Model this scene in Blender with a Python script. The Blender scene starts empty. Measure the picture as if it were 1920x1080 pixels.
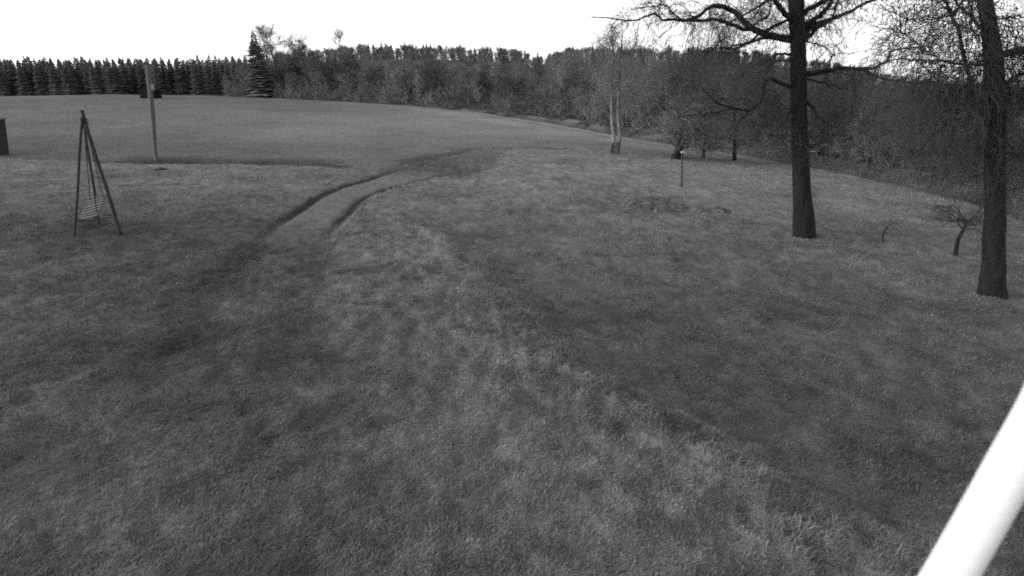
import bpy, math, random
import numpy as np
from mathutils import Vector

scene = bpy.context.scene
col = scene.collection
RNG = np.random.default_rng(11)
random.seed(11)

# ------------------------------------------------------------------ camera, sky, sun, exposure
H, PITCH, FPX = 3.6, math.radians(20.0), 1000.0        # camera height (m), downward pitch, focal length in 1920-wide pixels
cam = bpy.data.cameras.new('camera')
cam.sensor_width = 36.0
cam.lens = 36.0 * FPX / 1920.0
cam.dof.use_dof = True
cam.dof.focus_distance = 22.0
cam.dof.aperture_fstop = 2.2
cam.clip_start, cam.clip_end = 0.05, 5000.0
cam_ob = bpy.data.objects.new('camera', cam)
col.objects.link(cam_ob)
cam_ob.location = (0, 0, H)
cam_ob.rotation_euler = (math.pi / 2 - PITCH, 0, 0)
scene.camera = cam_ob

SUN_EL, SUN_AZ = math.radians(20), math.radians(-102)    # low, on the left behind cloud; azimuth clockwise from +Y
world = bpy.data.worlds.new('World')
scene.world = world
world.use_nodes = True
wt = world.node_tree
wt.nodes.clear()
sky = wt.nodes.new('ShaderNodeTexSky')
sky.sky_type = 'NISHITA'
sky.sun_disc = False
sky.sun_elevation = SUN_EL
sky.sun_rotation = SUN_AZ
sky.air_density, sky.dust_density, sky.ozone_density = 1.0, 1.0, 1.0
bw = wt.nodes.new('ShaderNodeRGBToBW')                  # the camera records no colour
bg = wt.nodes.new('ShaderNodeBackground')
bg.inputs['Strength'].default_value = 0.15
wo = wt.nodes.new('ShaderNodeOutputWorld')
wt.links.new(sky.outputs[0], bw.inputs[0])
wt.links.new(bw.outputs[0], bg.inputs[0])
wt.links.new(bg.outputs[0], wo.inputs[0])

sun = bpy.data.lights.new('sun', 'SUN')
sun.energy = 0.4
sun.angle = math.radians(60)
sun_ob = bpy.data.objects.new('sun', sun)
col.objects.link(sun_ob)
sd = Vector((math.sin(SUN_AZ) * math.cos(SUN_EL), math.cos(SUN_AZ) * math.cos(SUN_EL), math.sin(SUN_EL)))
sun_ob.rotation_euler = sd.to_track_quat('Z', 'Y').to_euler()

scene.view_settings.view_transform = 'Standard'
scene.view_settings.look = 'None'
scene.view_settings.gamma = 1.0
scene.view_settings.exposure = 1.7
scene.cycles.use_denoising = False      # keep the fine grain of twigs and turf
scene.cycles.filter_width = 1.9

# ------------------------------------------------------------------ helpers
CP, SP = math.cos(PITCH), math.sin(PITCH)

def ratio(py):                      # drop per metre forward for a picture row
    v = (py - 540.0) / FPX
    return (SP + v * CP) / (CP - v * SP)

def scl(py, Y):                     # metres per (pixel / focal length)
    v = (py - 540.0) / FPX
    return Y / (CP - v * SP)

def at(px, py, Y):                  # the point seen at a pixel, Y metres in front of the camera
    return np.array([(px - 960.0) / FPX * scl(py, Y), Y, H - Y * ratio(py)])

def at_z(px, py, z):
    return at(px, py, (H - z) / ratio(py))

def az_px(x, y):                    # picture column near the skyline for a plan position
    return 960.0 + 1000.0 * 1.085 * x / np.maximum(y, 1e-3)

def smooth(a, b, x):
    t = np.clip((x - a) / (b - a), 0, 1)
    return t * t * (3 - 2 * t)

def hash2(ix, iy, seed):
    n = (ix.astype(np.int64) * 374761393 + iy.astype(np.int64) * 668265263 + seed * 974634777) & 0x7fffffff
    n = ((n ^ (n >> 13)) * 1274126177) & 0x7fffffff
    return ((n ^ (n >> 16)) & 0xffff) / 65535.0

def vnoise(x, y, seed=0):
    x = np.asarray(x, float); y = np.asarray(y, float)
    ix, iy = np.floor(x), np.floor(y)
    fx, fy = x - ix, y - iy
    fx = fx * fx * (3 - 2 * fx); fy = fy * fy * (3 - 2 * fy)
    a, b = hash2(ix, iy, seed), hash2(ix + 1, iy, seed)
    c, d = hash2(ix, iy + 1, seed), hash2(ix + 1, iy + 1, seed)
    return (a + (b - a) * fx) * (1 - fy) + (c + (d - c) * fx) * fy - 0.5

def fbm(x, y, scale, oct=4, seed=0):
    s, amp, f = 0, 1.0, 1.0 / scale
    for o in range(oct):
        s = s + amp * vnoise(x * f + o * 17.3, y * f - o * 9.1, seed + o)
        amp *= 0.55; f *= 2.03
    return s

def polyline_dist(pts, x, y):
    """signed distance to a plan polyline (positive on its left), parameter 0..1 along it, index+fraction"""
    pts = np.asarray(pts, float)
    best = np.full(x.shape, 1e18); sg = np.zeros(x.shape); par = np.zeros(x.shape)
    for i in range(len(pts) - 1):
        ax, ay = pts[i, :2]; bx, by = pts[i + 1, :2]
        dx, dy = bx - ax, by - ay
        t = np.clip(((x - ax) * dx + (y - ay) * dy) / (dx * dx + dy * dy), 0, 1)
        ex, ey = x - ax - t * dx, y - ay - t * dy
        d2 = ex * ex + ey * ey
        m = d2 < best
        best = np.where(m, d2, best)
        sg = np.where(m, np.sign(dx * ey - dy * ex), sg)
        par = np.where(m, i + t, par)
    return np.sqrt(best) * np.where(sg == 0, 1, sg), par

def resample(pts, n):
    pts = np.asarray(pts, float)
    # smooth Catmull-Rom through the points
    P = np.vstack([2 * pts[0] - pts[1], pts, 2 * pts[-1] - pts[-2]])
    m = len(pts) - 1
    ts = np.linspace(0, m, n)
    i = np.minimum(ts.astype(int), m - 1); t = (ts - i)[:, None]
    p0, p1, p2, p3 = P[i], P[i + 1], P[i + 2], P[i + 3]
    return 0.5 * (2 * p1 + (p2 - p0) * t + (2 * p0 - 5 * p1 + 4 * p2 - p3) * t ** 2 + (3 * p1 - p0 - 3 * p2 + p3) * t ** 3)

# ------------------------------------------------------------------ terrain
TP = []
def tpz(px, py, z): TP.append(at_z(px, py, z))
def tpy(px, py, Y): TP.append(at(px, py, Y))
for a in [(180, 440, 0), (-100, 600, 0), (60, 1080, 0), (500, 1080, 0), (960, 1080, 0), (1500, 1060, -.05), (2050, 1080, -.35),
          (560, 430, -.05), (300, 700, .02), (850, 620, .0), (870, 480, 0), (1000, 640, 0), (1250, 800, 0), (700, 500, 0),
          (1150, 560, -.4), (1200, 450, -.45), (1510, 443, -.6), (1860, 553, -.6), (1500, 700, -.5), (1850, 800, -.55),
          (850, 305, .05), (640, 340, .02), (1150, 287, -.25), (1020, 340, -.15), (1278, 350, -.4), (1400, 340, -.6),
          (100, 300, .15), (300, 304, .15), (560, 306, .1), (600, 245, .6), (300, 235, .85), (20, 240, .75), (900, 250, .05)]:
    tpz(*a)
EDGE = [at(*a) for a in [(-700, 190, 105), (-300, 185, 118), (0, 181, 130), (200, 177.3, 150), (400, 180, 150), (600, 189, 125), (750, 197, 105),
                         (900, 212, 85), (1020, 230, 72), (1130, 250, 60), (1250, 270, 50), (1370, 288, 43.5), (1480, 307, 38),
                         (1590, 328, 32.5), (1700, 352, 27.5), (1810, 381, 23.2), (1920, 415, 19.5)]]
EDGE += [np.array([26., 16., -1.1]), np.array([40., 8., -1.3]), np.array([75., -12., -1.5])]
EDGE = np.array(EDGE)
TP += list(EDGE)
TP += [np.array(p, float) for p in [(-30, -10, 0), (25, -12, -.6), (0, -25, 0), (-60, 15, .3), (-90, 50, 1.2), (-140, 60, 2)]]
TP = np.array(TP)

def tps_fit(P):
    n = len(P)
    xy, z = P[:, :2] / 40.0, P[:, 2]
    r2 = ((xy[:, None] - xy[None]) ** 2).sum(-1)
    K = np.where(r2 > 0, r2 * np.log(np.maximum(r2, 1e-12)), 0) + np.eye(n) * 1e-3
    A = np.hstack([np.ones((n, 1)), xy])
    M = np.block([[K, A], [A.T, np.zeros((3, 3))]])
    return np.linalg.solve(M, np.concatenate([z, np.zeros(3)])), xy
TW, TXY = tps_fit(TP)

def tps(x, y):
    x = x / 40.0; y = y / 40.0
    z = TW[-3] + TW[-2] * x + TW[-1] * y
    for w, (cx, cy) in zip(TW[:-3], TXY):
        r2 = (x - cx) ** 2 + (y - cy) ** 2
        z = z + w * r2 * np.log(np.maximum(r2, 1e-12))
    return z

SKYLINE = np.array([(-400, 112), (0, 110), (440, 112), (480, 118), (560, 112), (640, 104), (720, 102), (850, 103), (950, 108), (1000, 116), (1040, 112),
                    (1070, 103), (1200, 106), (1330, 106), (1450, 112), (1540, 128), (1620, 142), (1700, 158), (1800, 164), (2300, 166)], float)
CREST = [at_z(px, py, 0)[:2] for px, py in [(690, 372), (770, 410), (850, 465), (900, 530), (960, 595), (1030, 660), (1130, 730), (1260, 805), (1400, 890), (1540, 970), (1720, 1075)]]
RUTL = [at_z(px, py, 0)[:2] for px, py in [(440, 478), (465, 457), (520, 415), (560, 388), (600, 365), (640, 349), (680, 338), (720, 328), (770, 317), (820, 305)]]
RUTR = [at_z(px, py, 0)[:2] for px, py in [(575, 490), (590, 465), (620, 428), (650, 396), (670, 376), (690, 363), (720, 353), (750, 345), (800, 334), (860, 322)]]
NEAR = [at_z(px, py, z)[:2] for px, py, z in [(-500, 294, .15), (-100, 296, .15), (100, 300, .15), (190, 303, .15), (330, 304, .15), (560, 307, .1), (650, 316, .05), (740, 312, .05), (830, 296, .05),
                                             (890, 283, 0), (940, 278, 0), (1040, 275, -.1), (1130, 278, -.25), (1210, 289, -.3), (1300, 299, -.4), (1400, 306, -.7), (1480, 309, -1.2)]]

def terrain(x, y, detail=True):
    x = np.asarray(x, float); y = np.asarray(y, float)
    z = tps(x, y)
    # bank along the drive: a low crest with a drop on its right
    d, par = polyline_dist(CREST, x, y)
    fade = smooth(0, 1.6, par) * (1 - smooth(len(CREST) - 1.5, len(CREST) - 1.001, par) * .8)
    z = z + fade * (0.10 * np.exp(-(d / .5) ** 2) - 0.32 * smooth(-.2, 1.5, d) * np.exp(-np.maximum(d, 0) / 4.5))
    # wheel ruts
    for R, w, dep in ((RUTL, .18, .13), (RUTR, .18, .14)):
        dr, pr = polyline_dist(R, x, y)
        n = len(R) - 1
        f = smooth(0.6, 3.0, pr) * (1 - smooth(n - 3.2, n - .3, pr))
        wob = .05 * vnoise(x * 1.3, y * 1.3, 5)
        z = z - dep * f * np.exp(-((dr + wob) / w) ** 2)
    # the lane lies a little lower than the turf beside it
    dl, pl = polyline_dist(RUTL, x, y); dr, pr = polyline_dist(RUTR, x, y)
    inside = smooth(-.1, .25, -dl) * smooth(-.1, .25, dr) * smooth(.3, 2, pl) * (1 - smooth(6, 8.5, pl))
    z = z - .07 * inside
    # rough ditch at the near margin of the field
    dn, pn = polyline_dist(NEAR, x, y)
    fn = smooth(2.0, 2.8, pn) * (1 - smooth(5.0, 6.2, pn))
    z = z - fn * .28 * np.exp(-((dn - 1.0) / .8) ** 2)
    fr = smooth(8.5, 9.5, pn) * (1 - smooth(14, 15, pn))
    z = z - fr * .12 * np.exp(-((dn - .5) / .6) ** 2)
    # beyond the far edge of the field: ditch, grass berm, wooded gully, then the opposite hill
    s, pe = polyline_dist(EDGE, x, y)
    ez = np.interp(pe, np.arange(len(EDGE)), EDGE[:, 2])
    right = smooth(4.0, 8.0, pe)
    ap = az_px(x, y)
    ap = np.where(y < 5, 2300, ap)
    sky_py = np.interp(ap, SKYLINE[:, 0], SKYLINE[:, 1])
    v = (sky_py + 12 - 540) / FPX
    el = -(SP + v * CP) / (CP - v * SP)
    hill = H + el * np.minimum(y, 215) - .38 * np.maximum(y - 215, 0)
    hill = np.maximum(hill, -14)
    lw = smooth(1150, 850, ap)
    sY = y - np.interp(ap, [-700, -300, 0, 200, 400, 600, 750, 900, 1020, 1130, 1250, 1370, 1480, 1590, 1700, 1810, 1920], EDGE[:17, 1])
    hw = smooth(430, 510, ap) * (lw * smooth(10, 50, sY) + (1 - lw) * smooth(25, 120, sY))
    zb = ez - .45 * np.exp(-((s - 1.2) / .8) ** 2) * smooth(5, 8, pe) + .3 * np.exp(-((s - 3.4) / 1.2) ** 2) * smooth(5, 8, pe)
    zb = zb - (6.5 * right + 1.0) * smooth(4, 28, s)
    zb = zb * (1 - hw) + hill * hw
    w = smooth(0, .6, s)
    z = np.where(s > 0, z * (1 - w) + zb * w, z)
    if detail:
        dist = np.hypot(x, y)
        fld = smooth(0, 1.5, dn) * (s < 0)
        a = np.where(fld > .5, .35, 1.0) * smooth(120, 20, dist)
        rough = 1 + 1.2 * np.exp(-(d / 1.2) ** 2) * fade
        z = z + a * rough * (.055 * fbm(x, y, 1.0, 3, 3) + .055 * fbm(x, y, .26, 3, 9)) * (1 - .7 * inside)
        z = z + .10 * fbm(x, y, 6.0, 2, 21) * smooth(3, 8, dist)
        z = z + smooth(0, 10, s) * .8 * fbm(x, y, 7.0, 3, 31)
    return z

def gz(x, y):
    return float(terrain(np.array([x]), np.array([y]))[0])

def ground_at(px, py):
    Y = np.concatenate([np.arange(1.5, 60, .05), np.arange(60, 400, .5)])
    r = ratio(py)
    X = (px - 960.0) / FPX * scl(py, Y)
    dz = (H - Y * r) - terrain(X, Y)
    i = int(np.argmax(dz <= 0)) if (dz <= 0).any() else len(Y) - 1
    return np.array([X[i], Y[i], gz(X[i], Y[i])])

# ------------------------------------------------------------------ materials
MATS = {}
def gray(name, v, rough=.85, scale=0, amt=0.0, attr=False, bump=0.0, bscale=30, spec=.2, stretch=None, detail=5):
    m = bpy.data.materials.new(name); m.use_nodes = True
    nt = m.node_tree; b = nt.nodes['Principled BSDF']
    b.inputs['Roughness'].default_value = rough
    b.inputs['Specular IOR Level'].default_value = spec
    out = None
    def math_n(op, a, bb):
        n = nt.nodes.new('ShaderNodeMath'); n.operation = op
        for k, q in enumerate((a, bb)):
            if isinstance(q, (int, float)): n.inputs[k].default_value = q
            else: nt.links.new(q, n.inputs[k])
        return n.outputs[0]
    tc = nt.nodes.new('ShaderNodeTexCoord')
    co = tc.outputs['Object']
    if stretch:
        mp = nt.nodes.new('ShaderNodeMapping'); mp.inputs['Scale'].default_value = stretch
        nt.links.new(co, mp.inputs[0]); co = mp.outputs[0]
    out = v
    if attr:
        at_ = nt.nodes.new('ShaderNodeAttribute'); at_.attribute_name = 'alb'
        out = math_n('MULTIPLY', at_.outputs['Fac'], v)
    if amt > 0:
        for k, (s_, a_) in enumerate(((scale, amt), (scale * 7.3, amt * .7))):
            n = nt.nodes.new('ShaderNodeTexNoise'); n.inputs['Scale'].default_value = s_; n.inputs['Detail'].default_value = detail
            n.inputs['Roughness'].default_value = .65
            nt.links.new(co, n.inputs['Vector'])
            f = math_n('MULTIPLY_ADD', n.outputs[0], 2 * a_)
            f.node.inputs[2].default_value = 1 - a_
            out = math_n('MULTIPLY', f, out)
    if isinstance(out, (int, float)):
        b.inputs['Base Color'].default_value = (out, out, out, 1)
    else:
        nt.links.new(out, b.inputs['Base Color'])
    if bump > 0:
        n = nt.nodes.new('ShaderNodeTexNoise'); n.inputs['Scale'].default_value = bscale; n.inputs['Detail'].default_value = 6
        nt.links.new(co, n.inputs['Vector'])
        bp = nt.nodes.new('ShaderNodeBump'); bp.inputs['Strength'].default_value = 1.0; bp.inputs['Distance'].default_value = bump
        nt.links.new(n.outputs[0], bp.inputs['Height']); nt.links.new(bp.outputs[0], b.inputs['Normal'])
    MATS[name] = m
    return m

gray('ground', 1.0, attr=True, scale=2.2, amt=.30, bump=.03, bscale=22, spec=.05, rough=.95)
gray('field', 1.0, attr=True, scale=.7, amt=.26, bump=.03, bscale=9, spec=.05, rough=.95)
gray('track', 1.0, attr=True, scale=3, amt=.25, bump=.02, bscale=30, spec=.05, rough=.95)
gray('grass', 1.0, attr=True, spec=.1, rough=.8)
gray('bark', .0135, scale=7, amt=.95, bump=.05, bscale=16, stretch=(1, 1, .22), spec=.1)
gray('twig', .038, spec=.1)
gray('pale_twig', .10, spec=.1)
gray('birch_bark', .14, scale=3.2, amt=.95, bump=.01, bscale=10, stretch=(.6, .6, 1.5), spec=.1)
gray('pale_bark', .075, scale=3, amt=.6, spec=.05)
gray('shed_wood', .012, scale=5, amt=.4, spec=.05)
gray('wood_bark', .06, scale=3, amt=.5, spec=.05)
gray('dark_wood_twig', .07, scale=.35, amt=.5, spec=.05)
gray('wood_twig', .13, scale=.35, amt=.5, spec=.05)
gray('light_wood_twig', .185, scale=.35, amt=.5, spec=.05)
gray('spruce', .12, scale=.5, amt=.5, spec=.05)
gray('old_wood', .085, scale=6, amt=.4, bump=.008, bscale=40, stretch=(1, 1, .15), spec=.1)
gray('dark_wood', .032, scale=6, amt=.4, bump=.006, bscale=40, spec=.1)
gray('pale_slat', .095, scale=6, amt=.3)
gray('metal', .10, rough=.5, spec=.4)
gray('pale_cap', .32, scale=8, amt=.2)
gray('heap', .075, scale=7, amt=.6, bump=.05, bscale=12, spec=.05)
gray('soil', .03, scale=6, amt=.5, bump=.03, bscale=25, spec=.05)
gray('clod', .16, scale=3, amt=.5, bump=.02, bscale=25, spec=.05)
gray('white_paint', .56, rough=.5, spec=.5, scale=4, amt=.03)

# ------------------------------------------------------------------ mesh building
def mesh_np(name, V, faces, mats, alb=None, smooth_=True, mat_idx=None):
    """faces: list of (M,k) int arrays"""
    me = bpy.data.meshes.new(name)
    V = np.asarray(V, np.float32).reshape(-1, 3)
    me.vertices.add(len(V)); me.vertices.foreach_set('co', V.ravel())
    faces = [np.asarray(f, np.int32) for f in faces if len(f)]
    loops = np.concatenate([f.ravel() for f in faces])
    tot = np.concatenate([np.full(len(f), f.shape[1], np.int32) for f in faces])
    start = np.concatenate([[0], np.cumsum(tot)[:-1]]).astype(np.int32)
    me.loops.add(len(loops)); me.loops.foreach_set('vertex_index', loops)
    me.polygons.add(len(tot)); me.polygons.foreach_set('loop_start', start); me.polygons.foreach_set('loop_total', tot)
    me.polygons.foreach_set('use_smooth', np.full(len(tot), smooth_, bool))
    for m in (mats if isinstance(mats, (list, tuple)) else [mats]): me.materials.append(MATS[m])
    if mat_idx is not None: me.polygons.foreach_set('material_index', np.asarray(mat_idx, np.int32))
    if alb is not None:
        a = me.attributes.new('alb', 'FLOAT', 'POINT'); a.data.foreach_set('value', np.asarray(alb, np.float32).ravel())
    me.update(calc_edges=True)
    return me

def link(name, me, parent=None, loc=None):
    o = bpy.data.objects.new(name, me); col.objects.link(o)
    if parent is not None: o.parent = parent
    if loc is not None: o.location = loc
    return o

def thing(name, label, cat, loc=(0, 0, 0), group=None):
    o = bpy.data.objects.new(name, None); col.objects.link(o)
    o.location = loc; o.empty_display_size = .2
    o['label'] = label; o['category'] = cat
    if group: o['group'] = group
    return o

def tag(o, label, cat, group=None):
    o['label'] = label; o['category'] = cat
    if group: o['group'] = group
    return o

class MB:
    def __init__(self): self.V = []; self.Q = []; self.T = []; self.n = 0
    def add(self, V, Q=None, T=None):
        V = np.asarray(V, float).reshape(-1, 3)
        if Q is not None and len(Q): self.Q.append(np.asarray(Q, np.int64) + self.n)
        if T is not None and len(T): self.T.append(np.asarray(T, np.int64) + self.n)
        self.V.append(V); self.n += len(V); return self
    def strands(self, P, R, sides=3):
        """many tapering tubes at once: P (N,K,3), R (N,K)"""
        N, K, _ = P.shape
        T = np.gradient(P, axis=1)
        T /= np.linalg.norm(T, axis=2, keepdims=True) + 1e-9
        m = T.mean(1); m /= np.linalg.norm(m, axis=1, keepdims=True) + 1e-9
        ref = np.where(np.abs(m[:, 2:3]) < .8, np.array([[0, 0, 1.]]), np.array([[1., 0, 0]]))[:, None, :]
        A = np.cross(T, ref); A /= np.linalg.norm(A, axis=2, keepdims=True) + 1e-9
        B = np.cross(T, A)
        ang = np.arange(sides) * 2 * math.pi / sides
        ring = P[:, :, None] + R[:, :, None, None] * (A[:, :, None] * np.cos(ang)[None, None, :, None] + B[:, :, None] * np.sin(ang)[None, None, :, None])
        idx = np.arange(N * K * sides).reshape(N, K, sides)
        j = np.roll(np.arange(sides), -1)
        q = np.stack([idx[:, :-1], idx[:, :-1][:, :, j], idx[:, 1:][:, :, j], idx[:, 1:]], -1).reshape(-1, 4)
        return self.add(ring, q)
    def tube(self, pts, rad, sides=12, wob=0.0, cap=True, seed=0):
        pts = np.asarray(pts, float); rad = np.asarray(rad, float)
        start = self.n
        self.strands(pts[None], rad[None], sides)
        V = self.V[-1]; K = len(pts)
        if wob:
            a = np.tile(np.arange(sides) * 2 * math.pi / sides, K); k = np.repeat(np.arange(K), sides)
            c = np.repeat(pts, sides, 0); L = np.concatenate([[0], np.cumsum(np.linalg.norm(np.diff(pts, axis=0), axis=1))])
            l = L[k] / (rad.mean() * 6)
            n = 1 + wob * (vnoise(np.cos(a) * 1.6 + 7 + seed, l + np.sin(a) * 1.6, 3) + .7 * vnoise(np.cos(a) * 4 + 3, l * 2.5 + np.sin(a) * 4, 8))
            self.V[-1] = c + (V - c) * n[:, None]
        if cap:
            self.add(pts[[0, -1]] * 1.0)
            j = np.arange(sides); jn = np.roll(j, -1)
            e = self.n - 2
            self.T.append(np.stack([np.full(sides, e), start + jn, start + j], -1))
            self.T.append(np.stack([np.full(sides, e + 1), start + (K - 1) * sides + j, start + (K - 1) * sides + jn], -1))
        return self
    def box(self, c, s, R=None):
        v = np.array([[x, y, z] for x in (-.5, .5) for y in (-.5, .5) for z in (-.5, .5)]) * np.asarray(s)
        if R is not None: v = v @ np.asarray(R).T
        return self.add(v + np.asarray(c), [[0, 1, 3, 2], [4, 6, 7, 5], [0, 4, 5, 1], [2, 3, 7, 6], [0, 2, 6, 4], [1, 5, 7, 3]])
    def mesh(self, name, mats, smooth_=True, alb=None):
        F = []
        if self.Q: F.append(np.concatenate(self.Q))
        if self.T: F.append(np.concatenate(self.T))
        return mesh_np(name, np.concatenate(self.V), F, mats, alb, smooth_)

def bar_between(mb, a, b, w, t):
    a, b = np.asarray(a, float), np.asarray(b, float)
    d = b - a; L = np.linalg.norm(d); d /= L
    up = np.array([0, 0, 1.]) if abs(d[2]) < .9 else np.array([0, 1., 0])
    x = np.cross(d, up); x /= np.linalg.norm(x); y = np.cross(x, d)
    mb.box((a + b) / 2, (w, t, L), np.stack([x, y, d], 1))

def grow(P0, D0, L, K, droop, wig, rng):
    N = len(P0)
    P = np.zeros((N, K, 3)); P[:, 0] = P0
    D = D0 / (np.linalg.norm(D0, axis=1, keepdims=True) + 1e-9)
    st = (np.asarray(L) / (K - 1))[:, None]
    for k in range(1, K):
        D = D + rng.normal(0, wig, (N, 3)); D[:, 2] -= droop
        D /= np.linalg.norm(D, axis=1, keepdims=True) + 1e-9
        P[:, k] = P[:, k - 1] + D * st
    return P

def sample_on(P, N, rng, t0=.15, t1=1.0, weight=None):
    """random points along strands P (M,K,3): positions, tangents, strand index, parameter"""
    M, K, _ = P.shape
    i = rng.choice(M, N, p=weight)
    t = rng.uniform(t0, t1, N) * (K - 1)
    k = np.minimum(t.astype(int), K - 2); f = (t - k)[:, None]
    p = P[i, k] * (1 - f) + P[i, k + 1] * f
    d = P[i, k + 1] - P[i, k]; d /= np.linalg.norm(d, axis=1, keepdims=True) + 1e-9
    return p, d, i, t / (K - 1)

def side_dir(d, rng, fwd=.6):
    r = rng.normal(0, 1, d.shape); r -= (r * d).sum(1, keepdims=True) * d
    r /= np.linalg.norm(r, axis=1, keepdims=True) + 1e-9
    return r + d * fwd

def taper(N, K, r0, r1):
    t = np.linspace(0, 1, K)[None]
    r0 = np.broadcast_to(np.asarray(r0, float), (N,))[:, None]; r1 = np.broadcast_to(np.asarray(r1, float), (N,))[:, None]
    return r0 * (1 - t) + r1 * t

# ------------------------------------------------------------------ ground sheet (polar grid, out to the horizon)
def zones(x, y):
    """material shades of the turf and soil in plan"""
    s, pe = polyline_dist(EDGE, x, y)
    dn, pn = polyline_dist(NEAR, x, y)
    dc, pc = polyline_dist(CREST, x, y)
    dl, pl = polyline_dist(RUTL, x, y); dr, pr = polyline_dist(RUTR, x, y)
    return s, pe, dn, pn, dc, pc, dl, pl, dr, pr

PATCH = [at_z(px, py, 0)[:2] for px, py in [(730, 322), (800, 310), (850, 300), (890, 290), (930, 281), (1000, 276), (1060, 276)]]
WEARL = [at_z(*p, 0)[:2] for p in [(470, 455), (400, 520), (330, 610), (260, 720), (160, 860), (20, 1010)]]
WEARR = [at_z(*p, 0)[:2] for p in [(600, 455), (575, 520), (560, 600), (520, 700), (450, 820), (360, 960)]]
PC = at_z(850, 302, .03)
def wet(x, y):
    r = np.hypot((x - PC[0] - .10 * (y - PC[1])) / 2.7, (y - PC[1]) / 6.0) + .30 * fbm(x, y * .6, 1.5, 3, 16)
    return smooth(1.15, .8, r)
def turf_alb(x, y):
    s, pe, dn, pn, dc, pc, dl, pl, dr, pr = zones(x, y)
    a = np.full(x.shape, .099)
    a *= 1 + .26 * fbm(x, y, 3.5, 4, 41) + .25 * fbm(x, y, .7, 3, 47)
    a *= 1 + .20 * fbm(x * .6, y * 1.5, 1.2, 3, 77) + .42 * fbm(x, y, .25, 3, 78)
    # dry, paler turf on the drive and on the far lawn
    a *= 1 + .12 * np.exp(-(dc / 1.0) ** 2) * smooth(2, 4, pc)
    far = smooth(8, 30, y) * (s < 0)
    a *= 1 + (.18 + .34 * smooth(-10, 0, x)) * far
    a *= 1 - .20 * smooth(.3, 3, dc) * smooth(14, 9, y)
    a *= 1 - .36 * smooth(1.5, 5, -dc) * smooth(24, 14, y)       # darker lawn left of the bank crest
    a *= 1 + .18 * smooth(9, 3.5, np.hypot(x * 1.0, y))          # paler turf close to the camera
    a *= 1 + .22 * smooth(-1.5, -5, x) * smooth(16, 9, y)
    # bare spots
    bare = smooth(.18, .55, fbm(x * .7, y * 1.5, 1.1, 4, 91)) * smooth(32, 24, y)
    a *= 1 - .32 * bare * smooth(-.2, .25, fbm(x, y, .3, 2, 92))
    # dark rough strip at the margin of the field
    fn = smooth(2.4, 3.1, pn) * (1 - smooth(5.1, 6.0, pn))
    a *= 1 - .5 * fn * smooth(-.1, .25, dn) * smooth(2.4, 1.6, dn)
    # trodden wet turning place
    dp, pp = polyline_dist(PATCH, x, y)
    wd = np.interp(pp, [0, 1, 2, 3, 4, 6], [.4, .8, 1.0, 1.0, .7, .4])
    a *= 1 - .40 * np.maximum(wet(x, y), smooth(wd + .8, wd - .5, np.abs(dp) + .9 * fbm(x, y, 1.3, 2, 15)))
    # worn wheel lines running on towards the camera
    for W_, ww in ((WEARL, .42), (WEARR, .42)):
        dw, pw = polyline_dist(W_, x, y)
        a *= 1 - .30 * smooth(ww + .25, ww - .25, np.abs(dw) + .45 * fbm(x, y, .8, 3, 19)) * (1 - smooth(2.5, 5, pw))
    # wood floor
    w = smooth(0, .8, s)
    berm = np.exp(-((s - 3.2) / 1.0) ** 2) * smooth(6, 7, pe) * smooth(-.15, .15, fbm(x, y, 5, 2, 61))
    a = a * (1 - w) + w * (.05 * (1 + .6 * fbm(x, y, 2.5, 3, 63)) + .12 * berm)
    return np.clip(a, .012, .4)

def field_alb(x, y):
    s, pe = polyline_dist(EDGE, x, y)
    dn, pn = polyline_dist(NEAR, x, y)
    a = np.full(x.shape, .168)
    a *= 1 + .30 * fbm(x, y, 9, 3, 51) + .22 * fbm(x, y * 2.2, 2.0, 3, 53)
    a *= .70 + .30 * smooth(0, 22, dn)
    a *= .60 + .40 * smooth(-45, 8, x)                          # lens vignette painted into the field colour: darker to the left
    a *= 1 + .16 * smooth(-9, -4, s) - .35 * np.exp(-((s + 2.2) / .35) ** 2) * smooth(5, 7, pe)
    fn = smooth(2.4, 3.1, pn) * (1 - smooth(5.1, 6.0, pn))
    a *= 1 - .45 * fn * smooth(3.0, 1.2, dn)
    dp, pp = polyline_dist(PATCH, x, y)
    wd = np.interp(pp, [0, 1, 2, 3, 4, 6], [.4, .8, 1.0, 1.0, .7, .4])
    a *= 1 - .45 * np.maximum(wet(x, y), smooth(wd + .8, wd - .5, np.abs(dp) + .9 * fbm(x, y, 1.3, 2, 15)))
    return np.clip(a, .012, .4)

def in_field(x, y):
    s, pe = polyline_dist(EDGE, x, y); dn, pn = polyline_dist(NEAR, x, y)
    return np.minimum(-s, dn)

ang = np.radians(np.concatenate([np.linspace(-180, -64, 30)[:-1], np.linspace(-64, 64, 620), np.linspace(64, 180, 30)[1:]]))
dist = np.concatenate([[.3, .8], np.geomspace(1.4, 260, 560), np.geomspace(270, 3500, 40)])
AA, DD = np.meshgrid(ang, dist)
GX, GY = DD * np.sin(AA), DD * np.cos(AA)
GZ = terrain(GX, GY)
fi = in_field(GX, GY)
GZ = GZ - .16 * smooth(.25, .8, fi)
dl, pl = polyline_dist(RUTL, GX, GY); dr, pr = polyline_dist(RUTR, GX, GY)
nL = len(RUTL) - 1
in_track = np.minimum(np.minimum(.42 - dl, dr + .42), np.minimum(pl - .05, nL - .05 - pl) * 3)
GZ = GZ - .28 * smooth(.20, .36, in_track)
na, nd = len(ang), len(dist)
idx = np.arange(nd * na).reshape(nd, na)
Q = np.stack([idx[:-1, :-1], idx[:-1, 1:], idx[1:, 1:], idx[1:, :-1]], -1).reshape(-1, 4)[:, ::-1]
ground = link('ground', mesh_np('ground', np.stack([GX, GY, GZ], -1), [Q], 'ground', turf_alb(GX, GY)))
ground['kind'] = 'structure'

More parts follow.
